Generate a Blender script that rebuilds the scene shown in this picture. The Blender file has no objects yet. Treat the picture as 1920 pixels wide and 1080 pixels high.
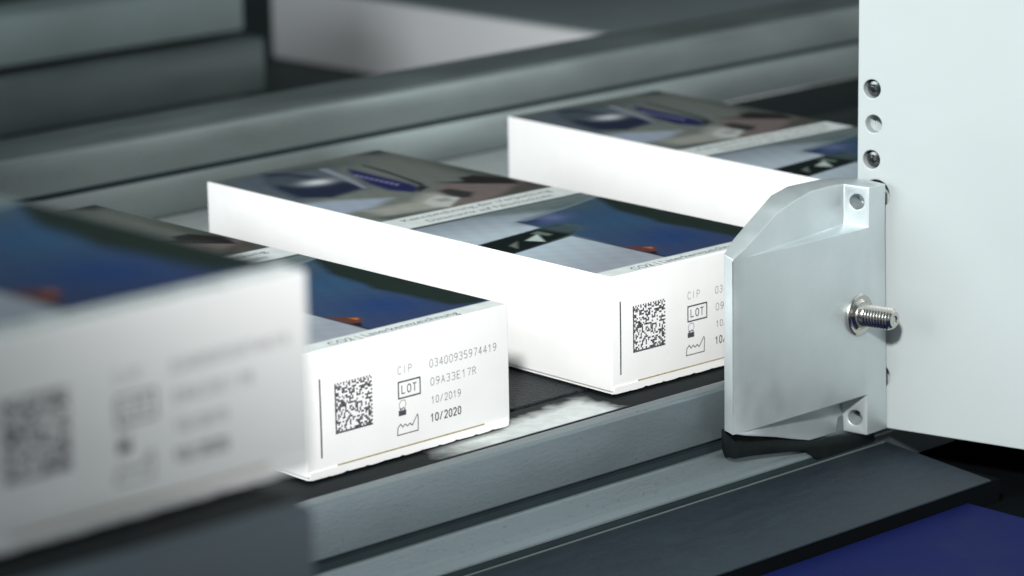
import bpy, bmesh, math, random
import numpy as np
from mathutils import Vector, Matrix
random.seed(7)
S = bpy.context.scene
COL = S.collection
K = 0.001                                   # 1 mm

# ------------------------------------------------------------------ camera
F_PX, PITCH, AZ, ROLL = 6001.6, 0.2419065, 0.8186920, -0.0181481
EYE = Vector((-512.319, -513.781, 205.616)) * K
fw = Vector((math.cos(AZ)*math.cos(PITCH), math.sin(AZ)*math.cos(PITCH), -math.sin(PITCH)))
rt = Vector((math.sin(AZ), -math.cos(AZ), 0)); up = rt.cross(fw)
r2 = rt*math.cos(ROLL) + up*math.sin(ROLL); u2 = -rt*math.sin(ROLL) + up*math.cos(ROLL)
cd = bpy.data.cameras.new('camera'); cam = bpy.data.objects.new('camera', cd); COL.objects.link(cam)
M = Matrix((r2, u2, -fw)).transposed().to_4x4(); M.translation = EYE
cam.matrix_world = M
cd.sensor_width = 36; cd.lens = F_PX/1920*36; cd.clip_start = 0.01; cd.clip_end = 60
cd.dof.use_dof = True; cd.dof.focus_distance = 0.745; cd.dof.aperture_fstop = 20
S.camera = cam
# ------------------------------------------------------------------ light
w = bpy.data.worlds.new('World'); S.world = w; w.use_nodes = True
bg = w.node_tree.nodes['Background']; bg.inputs[0].default_value = (0.80, 0.96, 1.0, 1); bg.inputs[1].default_value = 0.18

def lamp(name, kind, loc, tgt, energy, color=(1, 1, 1), **kw):
    d = bpy.data.lights.new(name, kind); d.energy = energy; d.color = color
    for k, v in kw.items(): setattr(d, k, v)
    o = bpy.data.objects.new(name, d); COL.objects.link(o)
    o.location = Vector(loc)*K
    o.rotation_euler = (Vector(tgt)*K - o.location).to_track_quat('-Z', 'Y').to_euler()
    return o
lamp('key_lamp', 'SPOT', (-590, -510, 440), (132, 82, 10), 46, (1, 0.99, 0.97), spot_size=math.radians(28), spot_blend=0.9, shadow_soft_size=0.03)
lamp('high_lamp', 'SPOT', (-400, -420, 720), (110, 70, 0), 4, (1, 1, 1), spot_size=math.radians(34), spot_blend=0.9, shadow_soft_size=0.02)
lamp('fill_lamp', 'AREA', (620, -640, 60), (40, 0, 0), 5.0, (0.96, 0.99, 1.0), shape='RECTANGLE', size=0.5, size_y=0.4)
lamp('overhead_fill', 'AREA', (-150, -50, 1000), (100, 100, 0), 1.2, (0.86, 0.97, 1.0), shape='RECTANGLE', size=1.1, size_y=0.5)  # added overhead fill for tops and metal, unseen source
lamp('side_fill', 'AREA', (-900, 250, 320), (240, 300, 0), 5.0, (0.92, 0.98, 1.0), shape='RECTANGLE', size=0.5, size_y=0.35)  # added fill for left-facing sides and the rear cover, unseen source

S.view_settings.view_transform = 'Standard'; S.view_settings.look = 'None'
S.view_settings.exposure = 0; S.view_settings.gamma = 1; S.view_settings.use_curve_mapping = False
S.cycles.max_bounces = 8; S.cycles.caustics_reflective = False; S.cycles.caustics_refractive = False

# ------------------------------------------------------------------ materials
def mat(name, color, rough=0.5, metal=0.0, var=0.0, vscale=300, bump=0.0, bscale=900, stretch=None, coat=0.0, specks=0.0, spec=0.5):
    m = bpy.data.materials.new(name); m.use_nodes = True; nt = m.node_tree; N = nt.nodes; L = nt.links
    b = N['Principled BSDF']
    b.inputs['Base Color'].default_value = (*color, 1); b.inputs['Roughness'].default_value = rough
    b.inputs['Metallic'].default_value = metal; b.inputs['Coat Weight'].default_value = coat
    b.inputs['Specular IOR Level'].default_value = spec
    tc = N.new('ShaderNodeTexCoord'); mp = N.new('ShaderNodeMapping'); L.new(tc.outputs['Object'], mp.inputs[0])
    if stretch: mp.inputs['Scale'].default_value = stretch
    if var or specks:
        n = N.new('ShaderNodeTexNoise'); n.inputs['Scale'].default_value = vscale; n.inputs['Detail'].default_value = 6
        L.new(mp.outputs[0], n.inputs['Vector'])
        cr = N.new('ShaderNodeMapRange'); cr.inputs['From Min'].default_value = 0.3; cr.inputs['From Max'].default_value = 0.7
        cr.inputs['To Min'].default_value = 1-var; cr.inputs['To Max'].default_value = 1+var
        L.new(n.outputs['Fac'], cr.inputs['Value'])
        mx = N.new('ShaderNodeVectorMath'); mx.operation = 'SCALE'; mx.inputs[0].default_value = color
        L.new(cr.outputs[0], mx.inputs['Scale']); out = mx.outputs[0]
        if specks:
            v = N.new('ShaderNodeTexNoise'); v.inputs['Scale'].default_value = 1100; v.inputs['Detail'].default_value = 3
            L.new(tc.outputs['Object'], v.inputs['Vector'])
            r = N.new('ShaderNodeMapRange'); r.inputs['From Min'].default_value = 0.62; r.inputs['From Max'].default_value = 0.72
            r.inputs['To Min'].default_value = 1; r.inputs['To Max'].default_value = 1-specks; L.new(v.outputs['Fac'], r.inputs['Value'])
            m2 = N.new('ShaderNodeVectorMath'); m2.operation = 'SCALE'; L.new(out, m2.inputs[0]); L.new(r.outputs[0], m2.inputs['Scale']); out = m2.outputs[0]
        L.new(out, b.inputs['Base Color'])
        rr = N.new('ShaderNodeMapRange'); rr.inputs['From Min'].default_value = 0.3; rr.inputs['From Max'].default_value = 0.7
        rr.inputs['To Min'].default_value = max(0.03, rough-0.08); rr.inputs['To Max'].default_value = min(1, rough+0.08)
        L.new(n.outputs['Fac'], rr.inputs['Value']); L.new(rr.outputs[0], b.inputs['Roughness'])
    if bump:
        n = N.new('ShaderNodeTexNoise'); n.inputs['Scale'].default_value = bscale; n.inputs['Detail'].default_value = 5
        L.new(mp.outputs[0], n.inputs['Vector'])
        bp = N.new('ShaderNodeBump'); bp.inputs['Strength'].default_value = bump; bp.inputs['Distance'].default_value = 0.0004
        L.new(n.outputs['Fac'], bp.inputs['Height']); L.new(bp.outputs[0], b.inputs['Normal'])
    return m
CARD = mat('white_card', (0.86, 0.865, 0.86), 0.55, bump=0.08, bscale=700, var=0.015, vscale=120)
CUT = mat('raw_card_edge', (0.33, 0.28, 0.18), 0.9, var=0.25, vscale=900)
INK = mat('laser_ink', (0.055, 0.05, 0.065), 0.8, var=0.5, vscale=2200)
LETTER = mat('print_ink', (0.12, 0.15, 0.15), 0.5)
RAIL = mat('grey_anodised_aluminium', (0.150, 0.188, 0.203), 0.42, metal=0.35, var=0.13, vscale=60, bump=0.12, bscale=1500, specks=0.25, stretch=(0.35, 1, 1))
RAILN = mat('dull_painted_rail', (0.085, 0.115, 0.135), 0.6, var=0.08, vscale=40, spec=0.2)
RAIL2 = mat('light_anodised_aluminium', (0.20, 0.24, 0.237), 0.36, metal=0.45, var=0.10, vscale=60, bump=0.1, bscale=1500, specks=0.2, stretch=(0.35, 1, 1))
GLIDE = mat('bare_aluminium', (0.62, 0.66, 0.65), 0.36, metal=0.5, var=0.16, vscale=700, bump=0.35, bscale=1400)
BELT = mat('black_rubber', (0.011, 0.015, 0.017), 0.5, spec=0.25, var=0.7, vscale=1300, bump=1.6, bscale=1000)
SLAB = mat('dark_slate_plate', (0.021, 0.032, 0.041), 0.55, var=0.16, vscale=420, bump=0.3, bscale=1600, stretch=(0.3, 1, 1), spec=0.15)
BLUE = mat('blue_paint', (0.006, 0.012, 0.085), 0.7, spec=0.08, var=0.08, vscale=50)
BLACK = mat('black_recess', (0.003, 0.004, 0.005), 0.9, spec=0.03)
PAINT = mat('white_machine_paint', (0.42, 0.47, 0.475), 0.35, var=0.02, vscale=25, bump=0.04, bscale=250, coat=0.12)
CAST = mat('satin_aluminium', (0.62, 0.685, 0.70), 0.46, metal=0.72, var=0.06, vscale=90, bump=0.05, bscale=1600)
STEEL = mat('bright_steel', (0.62, 0.60, 0.56), 0.16, metal=1.0)
DSTEEL = mat('dark_steel', (0.10, 0.11, 0.11), 0.22, metal=0.9)
DARK = mat('dark_green_enclosure', (0.022, 0.034, 0.033), 0.7, var=0.2, vscale=8)
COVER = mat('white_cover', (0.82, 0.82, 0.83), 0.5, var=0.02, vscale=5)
LIP_SHADE = mat('black_lip_and_shade', (0.006, 0.009, 0.010), 0.6, spec=0.15, var=0.3, vscale=300)  # slide strips, and the dark of a cast shadow and a reflection
LITSTRIP = mat('slide_strip_lit_patch', (0.62, 0.66, 0.65), 0.34, metal=0.45, bump=0.2, bscale=900)
def paint_lit_patch(m):
    # light falling through the carton gap, painted as a pale patch in black
    nt = m.node_tree; N = nt.nodes; L = nt.links; b = N['Principled BSDF']
    tc = N.new('ShaderNodeTexCoord'); sx = N.new('ShaderNodeSeparateXYZ'); L.new(tc.outputs['Object'], sx.inputs[0])
    nz = N.new('ShaderNodeTexNoise'); nz.inputs['Scale'].default_value = 260; nz.inputs['Detail'].default_value = 7; L.new(tc.outputs['Object'], nz.inputs['Vector'])
    def mr(src, a, c, lo=0.0, hi=1.0):
        q = N.new('ShaderNodeMapRange'); q.inputs['From Min'].default_value = a; q.inputs['From Max'].default_value = c
        q.inputs['To Min'].default_value = lo; q.inputs['To Max'].default_value = hi; L.new(src, q.inputs['Value']); return q.outputs[0]
    def ma(op, p, q, v=None):
        k = N.new('ShaderNodeMath'); k.operation = op; L.new(p, k.inputs[0])
        if q is not None: L.new(q, k.inputs[1])
        else: k.inputs[1].default_value = v
        return k.outputs[0]
    wob = mr(nz.outputs['Fac'], 0, 1, -0.004, 0.004)
    x = ma('ADD', sx.outputs[0], wob); y = ma('ADD', sx.outputs[1], wob)
    sl = ma('ADD', y, ma('MULTIPLY', x, None, -0.10))
    k = ma('MULTIPLY', mr(x, -0.062, -0.044), mr(x, -0.0030, -0.0085))
    k = ma('MULTIPLY', k, mr(sl, 0.0085, 0.0030)); k = ma('MULTIPLY', k, mr(sx.outputs[1], -0.0079, -0.0073))
    grain = mr(nz.outputs['Fac'], 0.35, 0.65, 0.88, 1.06); 
    mx = N.new('ShaderNodeMix'); mx.data_type = 'RGBA'; L.new(k, mx.inputs[0]); mx.inputs[6].default_value = (0.006, 0.009, 0.010, 1)
    sc = N.new('ShaderNodeVectorMath'); sc.operation = 'SCALE'; sc.inputs[0].default_value = (0.60, 0.65, 0.64); L.new(grain, sc.inputs['Scale']); L.new(sc.outputs[0], mx.inputs[7])
    L.new(mx.outputs[2], b.inputs['Base Color']); L.new(ma('MULTIPLY', k, None, 0.45), b.inputs['Metallic'])
    L.new(mr(k, 0, 1, 0.6, 0.33), b.inputs['Roughness']); L.new(mr(k, 0, 1, 0.12, 0.5), b.inputs['Specular IOR Level'])
paint_lit_patch(LITSTRIP)
GROOVE_SHADE = mat('groove_shade_dark', (0.014, 0.024, 0.028), 0.6, spec=0.15, var=0.15, vscale=90)  # near-black colour standing for the shade inside the rail grooves
COVER2 = mat('pale_grey_beam', (0.36, 0.43, 0.43), 0.5, var=0.1, vscale=20)
GREY = mat('grey_cover', (0.16, 0.19, 0.20), 0.5, var=0.15, vscale=8)
# printed cover: the artwork's own colours in a colour attribute
PRINT = bpy.data.materials.new('printed_varnish'); PRINT.use_nodes = True
_n = PRINT.node_tree.nodes; _b = _n['Principled BSDF']; _a = _n.new('ShaderNodeAttribute'); _a.attribute_name = 'art'
PRINT.node_tree.links.new(_a.outputs['Color'], _b.inputs['Base Color'])
_b.inputs['Roughness'].default_value = 0.33; _b.inputs['Coat Weight'].default_value = 0.35; _b.inputs['Coat Roughness'].default_value = 0.2

# ------------------------------------------------------------------ helpers
def link(name, me, m, parent=None):
    o = bpy.data.objects.new(name, me); COL.objects.link(o)
    if m: 
        for x in (m if isinstance(m, (list, tuple)) else [m]): me.materials.append(x)
    if parent: o.parent = parent
    return o
def mesh(name, V, Fc, m, parent=None, bevel=0.0, seg=2, smooth=False):
    me = bpy.data.meshes.new(name)
    me.from_pydata([tuple(c*K for c in v) for v in V], [], Fc)
    bm = bmesh.new(); bm.from_mesh(me)
    bmesh.ops.remove_doubles(bm, verts=bm.verts, dist=1e-7)
    bmesh.ops.recalc_face_normals(bm, faces=bm.faces)
    if bevel:
        es = [e for e in bm.edges if len(e.link_faces) == 2 and e.calc_face_angle(0) > 0.45]
        bmesh.ops.bevel(bm, geom=es, offset=bevel*K, segments=seg, profile=0.5, affect='EDGES', clamp_overlap=True)
    bm.to_mesh(me); bm.free()
    if smooth or bevel:
        for p in me.polygons: p.use_smooth = True
        try: me.set_sharp_from_angle(angle=math.radians(35))
        except Exception: pass
    me.update()
    return link(name, me, m, parent)
def boxg(x0, x1, y0, y1, z0, z1):
    V = [(x, y, z) for x in (x0, x1) for y in (y0, y1) for z in (z0, z1)]
    return V, [(0,1,3,2),(4,6,7,5),(0,4,5,1),(2,3,7,6),(0,2,6,4),(1,5,7,3)]
def box(name, x0, x1, y0, y1, z0, z1, m, parent=None, bevel=0.0):
    V, Fc = boxg(x0, x1, y0, y1, z0, z1); return mesh(name, V, Fc, m, parent, bevel)
def extrude_x(name, prof, x0, x1, m, parent=None, bevel=0.0, x1f=None):
    n = len(prof); V = [(x0, y, z) for y, z in prof] + [((x1f(y) if x1f else x1), y, z) for y, z in prof]
    Fc = [(i, (i+1) % n, n+(i+1) % n, n+i) for i in range(n)] + [tuple(range(n)), tuple(range(2*n-1, n-1, -1))]
    return mesh(name, V, Fc, m, parent, bevel)
def empty(name, loc, rz, label, cat, group=None):
    o = bpy.data.objects.new(name, None); COL.objects.link(o); o.empty_display_size = 0.01
    o.location = Vector(loc)*K; o.rotation_euler = (0, 0, rz)
    o['label'] = label; o['category'] = cat
    if group: o['group'] = group
    return o
def tag(o, label, cat, group=None):
    o['label'] = label; o['category'] = cat
    if group: o['group'] = group
def struct(o): o['kind'] = 'structure'; return o
def lathe(prof, n=48):
    """prof: (radius, height) list in mm, axis z"""
    V, Fc = [], []
    for r, h in prof:
        for i in range(n):
            a = 2*math.pi*i/n; V.append((r*math.cos(a), r*math.sin(a), h))
    for j in range(len(prof)-1):
        for i in range(n):
            Fc.append((j*n+i, j*n+(i+1) % n, (j+1)*n+(i+1) % n, (j+1)*n+i))
    return V, Fc
def merge(parts):
    V, Fc = [], []
    for v, f in parts:
        o = len(V); V += v; Fc += [tuple(i+o for i in q) for q in f]
    return V, Fc

# ------------------------------------------------------------------ setting
struct(box('floor', -6000, 9000, -5000, 9000, -420, -400, DARK))
struct(box('back_wall', -5000, 9000, 2600, 2650, -400, 2500, DARK))

# conveyor: belt, glide strips, two side rails
cv = empty('conveyor', (0, 100, -45), 0, 'grey aluminium conveyor with black textured belt carrying the white cartons', 'conveyor')
def in_cv(o):
    o.parent = cv; o.matrix_parent_inverse = Matrix.Translation(-cv.location); return o
in_cv(box('belt', -900, 900, 10.5, 196, -6, -0.35, BELT, bevel=0.4))
in_cv(extrude_x('glide_strip', [(-8.6, -0.3), (-8.6, -5), (9.6, -5), (9.6, -0.75), (7.5, -0.55)], -900, 900, LITSTRIP, bevel=0.2))
in_cv(box('glide_strip', 225, 900, 197, 235.4, -5, -0.2, LIP_SHADE, bevel=0.2))  # dark reflection on the rear strip put in as a black length
in_cv(box('glide_strip', -900, 222, 197, 235.4, -5, -0.2, GLIDE, bevel=0.2))
in_cv(box('frame', -900, 900, -8, 240, -60, -6.5, BLACK))
R_front = [(-9.3, -0.1), (-11.2, 0.25), (-13.2, 0.0), (-13.7, -0.7), (-13.7, -12.3), (-13.3, -12.8), (-9.6, -13.0), (-9.6, -15.4), (-13.4, -15.7), (-13.8, -16.1),
           (-14.0, -20.3), (-14.5, -21.8), (-15.6, -22.9), (-15.7, -23.6), (-14.2, -24.0), (-14.2, -32), (-9.3, -32)]
in_cv(extrude_x('side_rail', R_front, -900, 110, RAIL, bevel=0.12))
in_cv(extrude_x('slot_shade', [(-10, -12.95), (-12.9, -12.95), (-12.75, -14.0), (-12.9, -15.5), (-10, -15.5)], -900, 109, GROOVE_SHADE))  # dark strips laid in the grooves as their shade
in_cv(extrude_x('slot_shade', [(-14.4, -23.75), (-15.5, -23.75), (-15.8, -25.3), (-14.4, -25.3)], -900, 77.5, GROOVE_SHADE))
in_cv(extrude_x('slot_shade', [(238, 11.75), (236.3, 11.75), (236.3, 13.2), (238, 13.2)], -900, 899, GROOVE_SHADE))
R_back = [(236, -0.2), (236, 11.6), (238.5, 11.8), (238.5, 13.1), (236, 13.3), (236, 24.3), (237, 25.2), (243, 25.4), (262, 25.4), (262, -0.2)]
in_cv(extrude_x('side_rail', R_back, -900, 900, RAIL2, bevel=0.2))
# dark cover plate and blue base in front
sl = extrude_x('cover_plate', [(-16.9, -25.0), (-55.8, -25.0), (-55.8, -25.5), (-16.9, -25.5)], -900, 78, SLAB, bevel=0.1,
               x1f=lambda y: 79.7 + (y+16.9)*(5.4/28.5))
tr = extrude_x('edge_highlight', [(-16.45, -24.85), (-16.85, -24.85), (-16.85, -25.5), (-16.45, -25.5)], -900, 78, RAIL2, x1f=lambda y: 79.2); tr.parent = sl  # edge highlight of the plate put in as a paler strip
tag(sl, 'dark slate coloured flat plate in front of the grey front rail', 'plate')
bp = box('base_panel', -900, 63.5, -130, -55.8, -75, -28.6, BLUE, bevel=0.5)
bp.location = (0, 0, 0)
tag(bp, 'blue painted panel below the dark plate, lower right', 'panel')
pb = box('machine_bed', -900, 76, -55.5, -17, -75, -25.6, BLACK); struct(pb); pb = box('machine_bed', 76.2, 900, -55.5, -15, -75, -34, BLACK); struct(pb); pb = box('machine_bed', 64, 900, -130, -56, -75, -31, BLACK); struct(pb)

# ------------------------------------------------------------------ cartons
W_, L_, H_ = 60.0, 157.0, 28.7
def g(r, gg, b): # photo-like sRGB -> print albedo
    f = lambda c: ((c/255+0.055)/1.055)**2.4 if c > 10 else c/255/12.92
    return np.array([f(r), f(gg), f(b)])
def art(X, Y):
    C = np.zeros(X.shape+(3,))
    def sd(poly):
        P = np.array(poly, float); n = len(P); d = np.full(X.shape, 1e9); ins = np.zeros(X.shape, bool)
        for i in range(n):
            a = P[i]; b = P[(i+1) % n]; e = b-a; wx = X-a[0]; wy = Y-a[1]
            t = np.clip((wx*e[0]+wy*e[1])/(e@e+1e-9), 0, 1)
            d = np.minimum(d, (wx-e[0]*t)**2+(wy-e[1]*t)**2)
            c = ((a[1] > Y) != (b[1] > Y)) & (X < (b[0]-a[0])*(Y-a[1])/(b[1]-a[1]+1e-12)+a[0]); ins ^= c
        d = np.sqrt(d); return np.where(ins, d, -d)
    def put(poly, col, soft=0.35, alpha=1.0):
        a = np.clip(0.5+sd(poly)/soft/2, 0, 1)[..., None]*alpha
        if not callable(col): cc = np.array(col)
        else: cc = col()
        C[...] = C*(1-a)+cc*a
    def glow(cx, cy, rx, ry, col, k=1.0, rot=0.0):
        dx, dy = X-cx, Y-cy; c, s = math.cos(rot), math.sin(rot); u = (c*dx+s*dy)/rx; v = (-s*dx+c*dy)/ry
        a = (np.exp(-(u*u+v*v))*k)[..., None]; C[...] = C*(1-a)+np.array(col)*a
    def lerp(c0, c1, t): t = np.clip(t, 0, 1)[..., None]; return c0*(1-t)+c1*t
    white = g(222, 230, 228); C[...] = white
    # rear photograph (y 84.7 .. 157)
    put([(0, 84.6), (60, 84.6), (60, 157), (0, 157)], lambda: lerp(g(118, 124, 118), g(100, 106, 104), (X-15)/45), 0.3)
    glow(20, 150, 26, 6, g(60, 72, 76), 0.85); glow(52, 132, 7, 24, g(112, 115, 108), 0.6); glow(58, 105, 4, 30, g(62, 70, 62), 0.8)
    glow(57, 155, 6, 4, g(45, 52, 54), 0.9)
    put([(0, 118), (25, 118.8), (33, 143), (20, 152), (0, 152)], g(88, 98, 108), 3)
    put([(8.7, 113.2), (21, 104.9), (10.2, 99.1), (0, 99), (0, 116)], g(158, 170, 186), 1.8)
    put([(6, 98), (21.8, 97), (30, 103), (34, 101), (32.5, 91.2), (23.9, 86.2), (6.4, 89.5)], g(158, 160, 152), 2.0)
    put([(4, 84.7), (26, 84.7), (6, 88.6), (2, 90)], g(88, 94, 92), 1.2)
    put([(17, 153.8), (7.0, 136), (4.3, 122.8), (10.6, 116.4), (23.9, 119.5), (26.5, 124.2), (24.8, 137), (22, 150)], g(36, 44, 66), 1.6)
    put([(8, 142), (14, 150), (20, 148), (22, 139), (14, 133)], g(72, 84, 92), 2.2)
    glow(20, 134.5, 4.5, 3.2, g(226, 234, 236), 0.95)
    put([(37.3, 144), (41.5, 132), (40, 120), (38.6, 112), (34.5, 106.5), (29.4, 105.2), (26.6, 108.5), (26.3, 118), (28.5, 124), (33.5, 140)], g(112, 116, 116), 1.0)
    put([(37.3, 142.5), (36.6, 126.2), (35.9, 113.7), (33.5, 107.2), (29.5, 106.1), (26.8, 112.9), (28.3, 123.2), (34.3, 138.8)], g(38, 42, 86), 1.1)
    put([(33.5, 109.8), (37.9, 112.5), (36.5, 107.8), (31, 105.4)], g(40, 46, 52), 0.8)
    for k in range(9):
        y = 116+k*2.1; put([(32.0, y), (33.4, y+0.3), (33.7, y+1.5), (32.3, y+1.2)], g(160, 158, 196), 0.35, 0.8)
    put([(33.1, 147), (30, 133), (24.7, 118.8), (23.6, 119.6), (27.5, 133), (31, 148)], g(138, 146, 154), 0.5)
    put([(43.5, 144), (42.3, 131.9), (38.5, 112.4), (36.6, 111.6), (40.2, 127.3), (42.4, 143)], g(38, 44, 42), 0.5)
    put([(40.3, 109.2), (53.4, 105), (58.4, 96), (57, 86), (42.9, 84.9), (24.5, 84.9), (32.5, 91.2), (34.0, 100.7)], g(116, 106, 104), 1.5)
    put([(41.4, 111.5), (48, 107), (50, 111.5), (54.8, 111), (58.9, 102.4), (56.5, 93), (52.5, 97.5), (47, 103.5)], g(40, 37, 38), 0.7)
    put([(35.4, 102.8), (39, 102.6), (40.6, 94.4), (36, 90.6), (33.5, 92.0), (33.8, 97)], g(52, 54, 54), 0.9)
    put([(31.8, 98.6), (33.6, 92.2), (24.6, 85.8), (21.5, 88.6), (23.2, 94.5), (27, 97)], g(190, 194, 190), 0.7)
    put([(27.5, 96), (31.5, 94.5), (30, 91), (26.5, 91.5)], g(120, 124, 122), 0.8, 0.6)
    put([(36, 84.9), (58, 84.9), (59.8, 95), (52, 92), (44, 87)], g(64, 66, 60), 1.5, 0.8)
    # caption strip
    put([(-1, 73.6), (61, 73.6), (61, 84.5), (-1, 84.5)], white, 0.25)
    # front photo panel (y 5.6 .. 73.6)
    put([(-1, 5.6), (61, 5.6), (61, 73.4), (-1, 73.4)], lambda: lerp(g(128, 140, 150), g(182, 196, 206), (73-Y)/22 + (24-X)/160), 0.25)
    put([(-1, 72.2), (61, 72.2), (61, 73.5), (-1, 73.5)], g(22, 34, 42), 0.45)
    put([(44, 61.5), (61, 66), (61, 72.4), (20, 72.4), (24, 70)], g(104, 118, 118), 2.2)
    put([(24.2, 60.0), (44, 63.6), (61, 67), (61, 5.6), (23.5, 5.6)], lambda: lerp(g(56, 80, 108), g(52, 66, 98), (40-Y)/30), 0.5)
    glow(33.5, 57.5, 5.0, 4.0, g(110, 118, 160), 0.75); glow(48, 62, 9, 4, g(66, 88, 98), 0.9); glow(27, 57.5, 4, 2.5, g(40, 52, 92), 0.8)
    glow(40, 20, 9, 10, g(34, 62, 112), 0.8); glow(44, 44, 8, 9, g(44, 84, 118), 0.5)
    put([(61, 66), (58, 66), (51.5, 52), (50.2, 38), (48.8, 34), (50, 24), (50.5, 9), (56, 6), (61, 6)], g(34, 46, 42), 1.3)
    put([(24.3, 60.2), (44, 63.8), (60, 67.5), (60, 66.8), (44, 62.6), (27, 58.8)], g(120, 134, 140), 0.6)
    # dark picture strip
    put([(-1, 47.4), (23.6, 50.6), (30, 50.0), (31, 44), (23.8, 39.2), (-1, 34.4)], g(18, 28, 27), 0.4)
    put([(23, 50.4), (32, 49.5), (33, 43), (25, 40.5)], g(74, 92, 94), 1.6, 0.8)
    put([(12.0, 42.8), (18.8, 46.0), (14.6, 38.6)], g(188, 204, 200), 0.5); put([(5.5, 41.5), (9.8, 43.5), (5.0, 38)], g(112, 118, 112), 0.6)
    put([(18, 47.5), (21, 48.3), (21.5, 43.5), (19.5, 42.6)], g(102, 118, 112), 0.6)
    # near light panel
    put([(-1, 34.2), (23.7, 38.6), (23.8, 5.6), (-1, 5.6)], lambda: lerp(g(188, 206, 216), g(150, 158, 168), (38-Y)/30 + X/80), 0.35)
    put([(-1, 35.0), (23.9, 39.2), (24.2, 6), (23.3, 6), (23.3, 38.4), (-1, 34.0)], g(24, 38, 48), 0.3)
    put([(24.0, 21), (27.8, 17.3), (29.3, 15.2), (27, 12.0), (24.1, 11.5)], g(96, 58, 48), 0.6)
    put([(27.0, 16.7), (28.6, 15.5), (27.4, 14.2)], g(196, 118, 70), 0.5)
    put([(24.0, 13), (26.2, 11.6), (24.1, 9)], g(30, 20, 30), 0.4)
    put([(23.2, 5.6), (61, 5.6), (61, 6.4), (23.2, 6.4)], g(34, 46, 86), 0.4, 0.7)
    # soft hand-made variation of the print
    C *= (1 + 0.05*np.sin(X*0.9+Y*0.31)*np.sin(Y*0.77-X*0.2))[..., None]
    return np.clip(C*1.08, 0.002, 0.9)
def cover_mesh():
    nx, ny = 170, 440; x0, x1, y0, y1 = 0.45, W_-0.45, 0.5, L_-0.45
    xs = np.linspace(x0, x1, nx); ys = np.linspace(y0, y1, ny); XX, YY = np.meshgrid(xs, ys)
    Cc = art(XX, YY)
    co = np.stack([XX, YY, np.full(XX.shape, H_+0.035)], -1).reshape(-1, 3)*K
    i = np.arange(ny-1)[:, None]*nx+np.arange(nx-1)[None, :]
    f = np.stack([i, i+1, i+nx+1, i+nx], -1).reshape(-1, 4)
    me = bpy.data.meshes.new('cover_print')
    me.vertices.add(len(co)); me.vertices.foreach_set('co', co.ravel())
    me.loops.add(f.size); me.loops.foreach_set('vertex_index', f.ravel())
    me.polygons.add(len(f)); me.polygons.foreach_set('loop_start', np.arange(0, f.size, 4)); me.polygons.foreach_set('loop_total', np.full(len(f), 4))
    me.update(); 
    at = me.color_attributes.new('art', 'FLOAT_COLOR', 'POINT')
    at.data.foreach_set('color', np.concatenate([Cc.reshape(-1, 3), np.ones((len(co), 1))], 1).astype(np.float32).ravel())
    return me
# lettering with Blender's own font, flat on the cover
def text_verts(s, x, y, width, height, z, shear=0.0):
    cu = bpy.data.curves.new('t', 'FONT'); cu.body = s; cu.size = 1.0; cu.resolution_u = 3
    o = bpy.data.objects.new('t', cu); COL.objects.link(o); bpy.context.view_layer.update()
    me = bpy.data.meshes.new_from_object(o.evaluated_get(bpy.context.evaluated_depsgraph_get()))
    V = [v.co.copy() for v in me.vertices]; Fc = [tuple(p.vertices) for p in me.polygons]
    bpy.data.objects.remove(o); bpy.data.curves.remove(cu); bpy.data.meshes.remove(me)
    mx = max(v.x for v in V); mn = min(v.x for v in V)
    return [(x+(v.x-mn)/(mx-mn)*width, y+v.y*height/0.73, z) for v in V], Fc
# single stroke laser lettering on the front face (x, z) plane
GL = {'0': [[(0,.2),(0,.8),(.25,1),(.5,1),(.75,.8),(.75,.2),(.5,0),(.25,0),(0,.2)]], '1': [[(.1,.75),(.4,1),(.4,0)]],
 '2': [[(0,.8),(.2,1),(.55,1),(.75,.8),(.7,.55),(0,0),(.75,0)]], '3': [[(0,.9),(.25,1),(.55,1),(.75,.8),(.6,.55),(.3,.52)],[(.6,.52),(.75,.25),(.55,0),(.2,0),(0,.12)]],
 '4': [[(.55,0),(.55,1),(0,.3),(.8,.3)]], '5': [[(.7,1),(.08,1),(.03,.55),(.45,.6),(.75,.4),(.7,.12),(.45,0),(0,.08)]],
 '7': [[(0,1),(.75,1),(.3,0)]], '9': [[(.1,0),(.5,.1),(.75,.5),(.72,.85),(.5,1),(.2,1),(0,.78),(.08,.5),(.4,.42),(.72,.6)]],
 'A': [[(0,0),(.38,1),(.76,0)],[(.14,.33),(.62,.33)]], 'E': [[(.7,0),(0,0),(0,1),(.7,1)],[(0,.52),(.55,.52)]],
 'R': [[(0,0),(0,1),(.5,1),(.72,.78),(.5,.52),(0,.52)],[(.4,.52),(.75,0)]], 'C': [[(.75,.82),(.5,1),(.2,1),(0,.75),(0,.25),(.2,0),(.5,0),(.75,.15)]],
 'I': [[(.3,0),(.3,1)]], 'P': [[(0,0),(0,1),(.55,1),(.75,.78),(.55,.5),(0,.5)]], 'L': [[(0,1),(0,0),(.65,0)]], 'T': [[(.35,0),(.35,1)],[(0,1),(.7,1)]],
 'O': [[(.22,0),(0,.25),(0,.75),(.22,1),(.53,1),(.75,.75),(.75,.25),(.53,0),(.22,0)]], '/': [[(.0,.0),(.6,1)]]}
YF = -0.05
def ribbon(pts, wd):
    V, Fc = [], []
    for (a, b) in zip(pts, pts[1:]):
        a = Vector(a); b = Vector(b); d = (b-a); 
        if d.length < 1e-6: continue
        d.normalize(); nn = Vector((-d.y, d.x))*wd/2; e = d*wd*0.35; o = len(V)
        V += [(q.x, YF, q.y) for q in (a-e-nn, b+e-nn, b+e+nn, a-e+nn)]; Fc.append((o, o+1, o+2, o+3))
    return V, Fc
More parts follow.
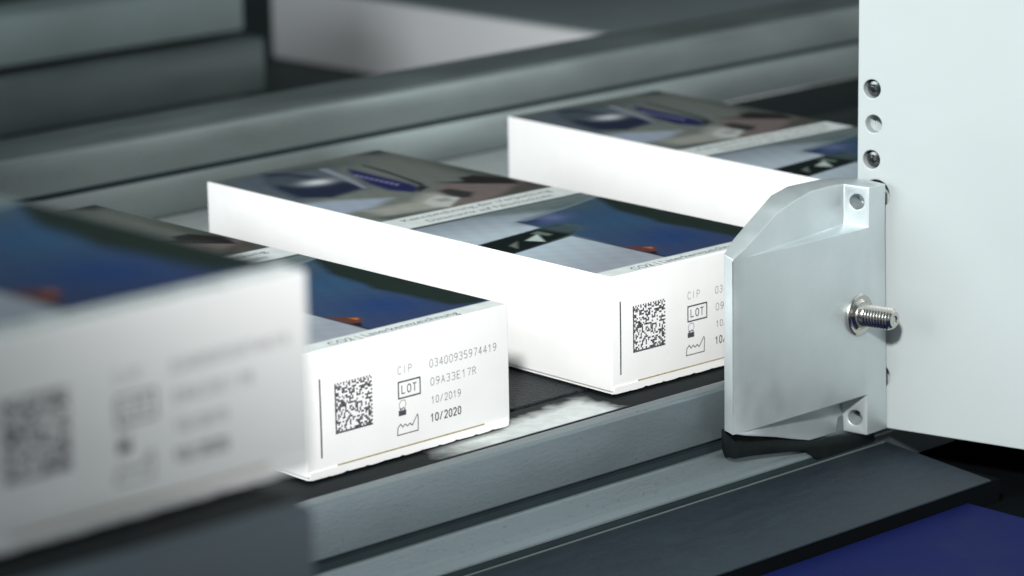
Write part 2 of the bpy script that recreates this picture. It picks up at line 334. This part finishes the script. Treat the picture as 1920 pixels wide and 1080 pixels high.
def word(s, x, z, adv, h, wd):
    out = []
    for i, ch in enumerate(s):
        for st in GL.get(ch, []):
            out.append(ribbon([(x+i*adv+px*adv*0.80, z+py*h) for px, py in st], wd))
    return merge(out)
def rect2(x0, x1, z0, z1): return [(x0, YF, z0), (x1, YF, z0), (x1, YF, z1), (x0, YF, z1)], [(0, 1, 2, 3)]
def marking():
    P = []
    n = 26; x0, x1, z0, z1 = 8.2, 18.9, 9.2, 20.6; cx = (x1-x0)/n; cz = (z1-z0)/n; rnd = random.Random(11)
    for i in range(n):
        for j in range(n):
            on = (i == 0) or (j == 0) or (j == n-1 and i % 2 == 0) or (i == n-1 and j % 2 == 0) or (0 < i < n-1 and 0 < j < n-1 and rnd.random() < 0.50)
            if on:
                a = x0+i*cx+rnd.uniform(-.03, .03); b = z0+j*cz; P.append(rect2(a, a+cx*0.95, b, b+cz*0.95))
    P.append(ribbon([(4.1, 4.8), (4.15, 13), (4.1, 22.3)], 0.42))
    P.append(word('CIP', 26.5, 18.95, 1.55, 1.7, 0.11))
    P.append(ribbon([(26.5, 13.4), (32.9, 13.4), (32.9, 17.1), (26.5, 17.1), (26.5, 13.4)], 0.34))
    P.append(word('LOT', 27.5, 14.4, 1.65, 1.75, 0.24))
    # hourglass-like bottle: faint outline above a solid block
    P.append(ribbon([(26.8, 11.0), (26.6, 12.2), (27.3, 12.9), (28.3, 12.8), (28.6, 12.0), (28.3, 11.0)], 0.12)); P.append(rect2(26.4, 28.6, 9.4, 10.6))
    P.append(ribbon([(26.9, 10.6), (26.9, 11.1), (27.3, 10.8), (27.8, 11.2), (28.3, 10.7)], 0.22))
    P.append(ribbon([(25.9, 5.1), (26.1, 6.8), (26.9, 7.5), (27.5, 6.7), (28.2, 7.3), (28.9, 6.7), (29.6, 7.2), (30.3, 6.6), (31.3, 8.0), (31.9, 8.8), (32.1, 8.2), (32.0, 5.1), (25.9, 5.1)], 0.22))
    P.append(word('03400935974419', 35.9, 18.7, 1.48, 1.75, 0.12)); P.append(word('09A33E17R', 36.1, 14.5, 1.58, 1.7, 0.12))
    P.append(word('10/2019', 36.2, 10.3, 1.32, 1.6, 0.13)); P.append(word('10/2020', 35.9, 6.2, 1.36, 1.7, 0.27))
    return merge(P)
def carton(loc, rz, label):
    t = empty('medicine_carton', loc, rz, label, 'carton', 'white cartons in a row on the conveyor')
    V, Fc = boxg(0, W_, 0, L_, 0.9, H_); mesh('carton_body', V, Fc, CARD, t, bevel=0.35, seg=3)
    # tuck flap along the lower front edge: thin card with a torn lower edge, and the brown slot above it
    rnd = random.Random(3); xs = np.linspace(0.6, W_-0.6, 70); V = []
    for x in xs:
        zz = 0.26+0.05*math.sin(x*0.6)+(0.20 if (int(x*1.3) % 7 == 0) else 0)*rnd.uniform(.4, 1.2)
        V += [(x, -0.22, 2.0), (x, -0.22, zz), (x, 0.25, 2.0), (x, 0.25, zz)]
    Fc = []
    for i in range(len(xs)-1):
        a = i*4; b = a+4; Fc += [(a, b, b+1, a+1), (a+2, a+3, b+3, b+2), (a, a+2, b+2, b), (a+1, b+1, b+3, a+3)]
    Fc += [(0, 1, 3, 2), (len(V)-4, len(V)-2, len(V)-1, len(V)-3)]
    mesh('tuck_flap', V, Fc, CARD, t)
    box('flap_slot', 8.5, 52.0, -0.10, 0.1, 2.02, 2.36, CUT, t)
    box('carton_base', 0.5, W_-0.5, 0.4, L_-0.4, 0.25, 0.92, CARD, t)
    link('cover_print', cover_mesh(), PRINT, t)
    V, Fc = text_verts('CO2 | Laserkennzeichnung', 9.2, 1.5, 37.5, 2.5, H_+0.07); mesh('edge_lettering', V, Fc, LETTER, t)
    parts = [text_verts('Kennzeichnung der Verpackung', 5.0, 80.3, 50.5, 2.5, H_+0.07),
             text_verts('Datamatrix auf Faltschachteln', 9.5, 75.8, 42.5, 2.5, H_+0.07)]
    V, Fc = merge(parts); mesh('caption_lettering', V, Fc, LETTER, t)
    V, Fc = marking(); mesh('laser_marking', V, Fc, INK, t)
    return t
def copy_tree(o, loc, rz, label, mark_dx=0.0):
    c = o.copy(); COL.objects.link(c); c.location = Vector(loc)*K; c.rotation_euler = (0, 0, rz); c['label'] = label
    for ch in list(o.children):
        d = ch.copy(); COL.objects.link(d); d.parent = c
        if ch.name.startswith('laser_marking'): d.location.x += mark_dx*K
    return c
cA = carton((-93.55, -0.59, 0), 0.0, 'white carton left of the middle gap, its whole code print ending 10/2020 in view')
cB = copy_tree(cA, (0, 0, 0), -0.0229, 'middle white carton, its code print partly hidden by the metal bracket', -1.25)
cC = copy_tree(cA, (113.6, 7.3, 0), -0.0491, 'farthest white carton, long blank side showing, its front end behind the metal bracket')
cZ = copy_tree(cA, (-297.8, -179.0, 73.4), 0.006, 'nearest white carton, large and out of focus at the left edge')
nf = empty('infeed_conveyor', (-400, -150, 40), 0, 'out-of-focus grey conveyor end under the nearest carton, lower left', 'conveyor')
def in_nf(o): o.parent = nf; o.matrix_parent_inverse = Matrix.Translation(-nf.location); return o
in_nf(extrude_x('side_rail', [(y-178.8, z+73.2) for y, z in R_front], -900, -249.5, RAILN, bevel=0.12))
in_nf(extrude_x('glide_strip', [(y-179, z+73.4) for y, z in [(-8.6, -0.3), (-8.6, -5), (9.6, -5), (9.6, -0.75), (7.5, -0.55)]], -900, -248.0, LIP_SHADE, bevel=0.2))
in_nf(box('belt', -900, -241.0, -169, -24, 67.5, 73.1, BELT, bevel=0.4))
in_nf(box('frame', -900, -251.0, -186.5, -23, 41.5, 67.2, BLACK))

# ------------------------------------------------------------------ white machine housing at the right
az = math.radians(-77); D = Vector((math.cos(az), math.sin(az), 0)); P0 = Vector((76.95, -19.85, 0)); NB = Vector((-D.y, D.x, 0))   # NB points into the housing (+X)
if NB.x < 0: NB = -NB
hs = empty('machine_housing', tuple(P0+D*60+NB*30+Vector((0, 0, -20))), 0, 'white painted machine housing with a column of screw holes down its left edge', 'machine')
def to_h(s, z, n): q = P0+D*s+NB*n+Vector((0, 0, z)); return (q.x, q.y, q.z)
HOLES = [(-5.5, 64.7, 2.6), (-5.0, 56.1, 2.5), (-5.5, 47.2, 2.6), (-4.1, 38.7, 3.9), (-3.4, -7.2, 3.8)]
def plate_with_holes():
    cu = bpy.data.curves.new('p', 'CURVE'); cu.dimensions = '2D'; cu.fill_mode = 'BOTH'; cu.extrude = 1.1; cu.bevel_depth = 0.30; cu.bevel_resolution = 2
    def sp(pts):
        s = cu.splines.new('POLY'); s.points.add(len(pts)-1)
        for p, c in zip(s.points, pts): p.co = (*c, 0, 1)
        s.use_cyclic_u = True
    sp([(-9.0, -20.1), (260, -20.1), (260, 330), (-9.0, 330)])
    for (s, z, r) in HOLES: sp([(s+r*math.cos(a), z+r*math.sin(a)) for a in np.linspace(0, 2*math.pi, 49)[:-1]])
    o = bpy.data.objects.new('p', cu); COL.objects.link(o); bpy.context.view_layer.update()
    me = bpy.data.meshes.new_from_object(o.evaluated_get(bpy.context.evaluated_depsgraph_get()))
    V = [to_h(v.co.x, v.co.y, 1.4+v.co.z) for v in me.vertices]; Fc = [tuple(p.vertices) for p in me.polygons]
    bpy.data.objects.remove(o); return V, Fc
def in_obj(o, root):
    o.parent = root; o.matrix_parent_inverse = Matrix.Translation(-root.location); return o
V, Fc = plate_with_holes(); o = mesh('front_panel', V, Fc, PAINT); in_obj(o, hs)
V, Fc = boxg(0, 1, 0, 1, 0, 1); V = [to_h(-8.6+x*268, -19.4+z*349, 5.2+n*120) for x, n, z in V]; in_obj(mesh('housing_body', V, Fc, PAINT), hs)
V, Fc = boxg(0, 1, 0, 1, 0, 1); V = [to_h(-8.0+x*267, -19.0+z*348, 2.9+n*2.2) for x, n, z in V]
rotm = Matrix((D, Vector((0, 0, 1)), -NB)).transposed()
def place_lathe(name, prof, s, z, n, m, smooth=True):
    V, Fc = lathe(prof, 32); V = [tuple(rotm @ Vector(v) + Vector(to_h(s, z, n))) for v in V]
    return in_obj(mesh(name, V, Fc, m, smooth=smooth), hs)
for k, (s, z, r) in enumerate(HOLES):
    # threaded sleeve behind each hole
    pr = [(r+0.02, 0)]; n = 9
    for i in range(n): pr += [(r-0.02, -0.15-i*0.5), (r-0.28, -0.4-i*0.5)]
    pr += [(r-0.3, -5.0), (0.001, -5.0)]
    place_lathe('hole_sleeve', pr, s, z, 0.6, PAINT if k == 1 else DSTEEL)
    if k in (0, 2):
        place_lathe('set_screw', [(0.001, -0.2), (0.5, -0.25), (1.0, 0.5), (1.7, 0.35), (2.15, -0.2), (2.3, -0.9), (2.3, -3)], s+0.1, z, 1.5, DSTEEL)

# ------------------------------------------------------------------ cast bracket
br = empty('guide_bracket', (48, -16, -20), 0, 'satin aluminium bracket with curved top edge, bolted to the white housing', 'bracket')
ZT, ZB_, YF_ = 32.3, -10.0, -20.0
XL, XS, XR = 20.0, 24.3, 74.7
FR = [(20.2, -20.0, 32.7), (24.3, -20.0, 34.6), (37.8, -17.9, 40.5), (44.5, -16.9, 42.1), (51.8, -15.8, 43.1), (59, -14.7, 43.0), (66.7, -13.5, 42.4), (68.6, -20.0, 42.1), (XR, -20.0, 42.1)]
BK = [(20.0, -17.3, 33.6), (25.5, -15.2, 36.0), (36.5, -13.2, 41.0), (42.3, -11.8, 43.3), (50.3, -10.0, 44.0), (60, -10.0, 43.9), (68, -10.0, 43.4), (70, -11.0, 43.2), (74.4, -14.0, 42.4)]
FB = [(20.2, -20.0, -9.6), (24.3, -20.0, -10.9), (37.8, -17.9, -14.6), (44.5, -16.9, -16.7), (52.0, -15.8, -18.9), (59, -14.7, -19.5), (66.7, -13.5, -20.0), (68.6, -20.0, -20.3), (76.2, -20.0, -20.2)]
BB = [(20.0, -17.3, -9.3), (25.5, -15.2, -10.4), (36.5, -13.2, -14.4), (42.3, -11.8, -16.5), (50.3, -10.0, -18.7), (60, -10.0, -19.5), (68, -10.0, -20), (70, -11.0, -20.2), (74.6, -14.0, -20.2)]
V = []; Fc = []
def vi(p): V.append(p); return len(V)-1
n = len(FR)
ft = [vi(p) for p in FR]; bk = [vi(p) for p in BK]; fb = [vi(p) for p in FB]; bb = [vi(p) for p in BB]
lt = [vi((p[0], p[1], ZT)) for p in FR]; lb = [vi((p[0] if i < n-1 else 75.9, p[1], ZB_)) for i, p in enumerate(FR)]        # recess foot at ledge heights
mt = {i: vi((FR[i][0], YF_, ZT)) for i in range(2, 7)}; mb = {i: vi((FR[i][0], YF_, ZB_)) for i in range(2, 7)}
mt[7] = lt[7]; mb[7] = lb[7]
for i in range(n-1):
    Fc.append((bk[i], bk[i+1], ft[i+1], ft[i]))                 # top band
    Fc.append((bb[i+1], bb[i], fb[i], fb[i+1]))                 # underside
    Fc.append((bk[i+1], bk[i], bb[i], bb[i+1]))                 # back
    Fc.append((ft[i], ft[i+1], lt[i+1], lt[i]))                 # recess face above
    Fc.append((lb[i], lb[i+1], fb[i+1], fb[i]))                 # recess face below
    if i == 1:
        Fc.append((lt[1], lt[2], mt[2])); Fc.append((mb[2], lb[2], lb[1]))
    elif 2 <= i < 7:
        Fc.append((lt[i], lt[i+1], mt[i+1], mt[i])); Fc.append((mb[i], mb[i+1], lb[i+1], lb[i]))    # ledges
Fc.append((lt[0], lt[1], lb[1], lb[0]))
Fc.append((lt[1], *[mt[i] for i in range(2, 8)], *[mb[i] for i in range(7, 1, -1)], lb[1])); Fc.append((lt[7], lt[8], lb[8], lb[7]))
Fc.append((ft[0], lt[0], lb[0], fb[0], bb[0], bk[0])); Fc.append((bk[8], bb[8], fb[8], lb[8], lt[8], ft[8]))
plate = mesh('bracket_plate', V, Fc, CAST)
# holes on the two slanted bosses, cut for real
cutters = []
for (zc) in (38.3, -16.2):
    c0 = Vector((67.65, -16.9, zc)); ax = Vector((6.5, 1.9, 0)).normalized()
    bmv, bmf = lathe([(0.001, -4), (1.95, -4), (1.95, 6.0), (0.001, 6.6)], 40)
    q = ax.to_track_quat('Z', 'Y').to_matrix()
    bmv = [tuple(q @ Vector(v) + c0) for v in bmv]
    co = mesh('cutter', bmv, bmf, None); cutters.append(co)
    md = plate.modifiers.new('hole', 'BOOLEAN'); md.operation = 'DIFFERENCE'; md.solver = 'EXACT'; md.object = co
bv = plate.modifiers.new('edge', 'BEVEL'); bv.width = 0.42*K; bv.segments = 3; bv.limit_method = 'ANGLE'; bv.angle_limit = math.radians(28)
bpy.context.view_layer.update()
me = bpy.data.meshes.new_from_object(plate.evaluated_get(bpy.context.evaluated_depsgraph_get()))
plate.modifiers.clear(); plate.data = me
for p in me.polygons: p.use_smooth = True
me.set_sharp_from_angle(angle=math.radians(30))
for c in cutters: bpy.data.objects.remove(c)
in_obj(plate, br)
PP = [(21.6, -9.6), (21.7, -14.6), (22.6, -16.6), (25, -17.6), (32, -18.3), (50, -21.0), (54.5, -24.3), (76, -24.3), (76, -20.6), (66.7, -20.3), (52, -19.1), (44.5, -17.0), (38, -14.9)]  # black block in the shape of the bracket's shadow on the rail
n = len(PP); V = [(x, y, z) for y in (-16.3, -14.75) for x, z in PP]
in_obj(mesh('shadow_block', V, [tuple(range(n)), tuple(range(2*n-1, n-1, -1))]+[(i, (i+1) % n, n+(i+1) % n, n+i) for i in range(n)], LIP_SHADE, bevel=0.3), br)
# clamp screw: axis along -Y, slightly tilted
sc0 = Vector((65.5, -20.0, 10.97))
axis = Vector((0.10, -1, 0.03)).normalized(); qs = axis.to_track_quat('Z', 'Y').to_matrix()
def on_screw(prof, n=48): V, Fc = lathe(prof, n); return [tuple(qs @ Vector(v) + sc0) for v in V], Fc
V, Fc = on_screw([(5.2, -0.3), (5.2, 0.25), (4.9, 0.55), (4.2, 0.5), (3.9, 0.35), (3.2, 0.9), (3.0, 2.0), (2.6, 2.6), (0.001, 2.7)])
ws = in_obj(mesh('domed_washer', V, Fc, STEEL, smooth=True), br)
# helical thread
V, Fc = [], []; n = 40; pitch = 0.85; turns = 8.6; z0 = 2.2
rows = int(turns*n)
prof = [(2.25, -0.5), (2.75, 0.0), (2.25, 0.5)]
for i in range(rows+1):
    a = 2*math.pi*i/n; zc = z0+pitch*i/n
    for (r, h) in prof:
        V.append(tuple(qs @ Vector((r*math.cos(a), r*math.sin(a), zc+h*pitch)) + sc0))
for i in range(rows):
    for j in range(2): Fc.append((i*3+j, (i+1)*3+j, (i+1)*3+j+1, i*3+j+1))
v2, f2 = on_screw([(2.3, 0), (2.3, z0+pitch*turns+0.3), (1.9, z0+pitch*turns+0.75), (1.0, z0+pitch*turns+0.8), (0.7, z0+pitch*turns+0.45), (0.001, z0+pitch*turns+0.4)])
V, Fc = merge([(V, Fc), (v2, f2)])
in_obj(mesh('threaded_stud', V, Fc, STEEL, smooth=True), br)

# ------------------------------------------------------------------ out-of-focus equipment behind the rear rail
rb = box('rear_bed', 200, 2400, 300, 2500, -200, -69, DARK); struct(rb)
mc = box('machine_cover', 500, 900, 380, 744, -68.9, -32, COVER, bevel=2)
box('lid', 504, 896, 384, 740, -32.2, -31, GREY, mc, bevel=0.5)
tag(mc, 'low white machine cover out of focus beyond the rear rail', 'machine cover')
ra = empty('rear_conveyor', (100, 620, -68), 0, 'grey beams of a rear conveyor, blurred in the top left corner', 'conveyor')
def in_ra(o): o.parent = ra; o.matrix_parent_inverse = Matrix.Translation(-ra.location); return o
in_ra(box('beam', -400, 385, 620, 660, -27, -6, COVER2, bevel=1.5)); in_ra(box('beam', -400, 390, 612, 660, -55, -30, RAIL2, bevel=1.5))
in_ra(box('bed', -400, 380, 560, 680, -68.9, -56, GREY, bevel=1.5))
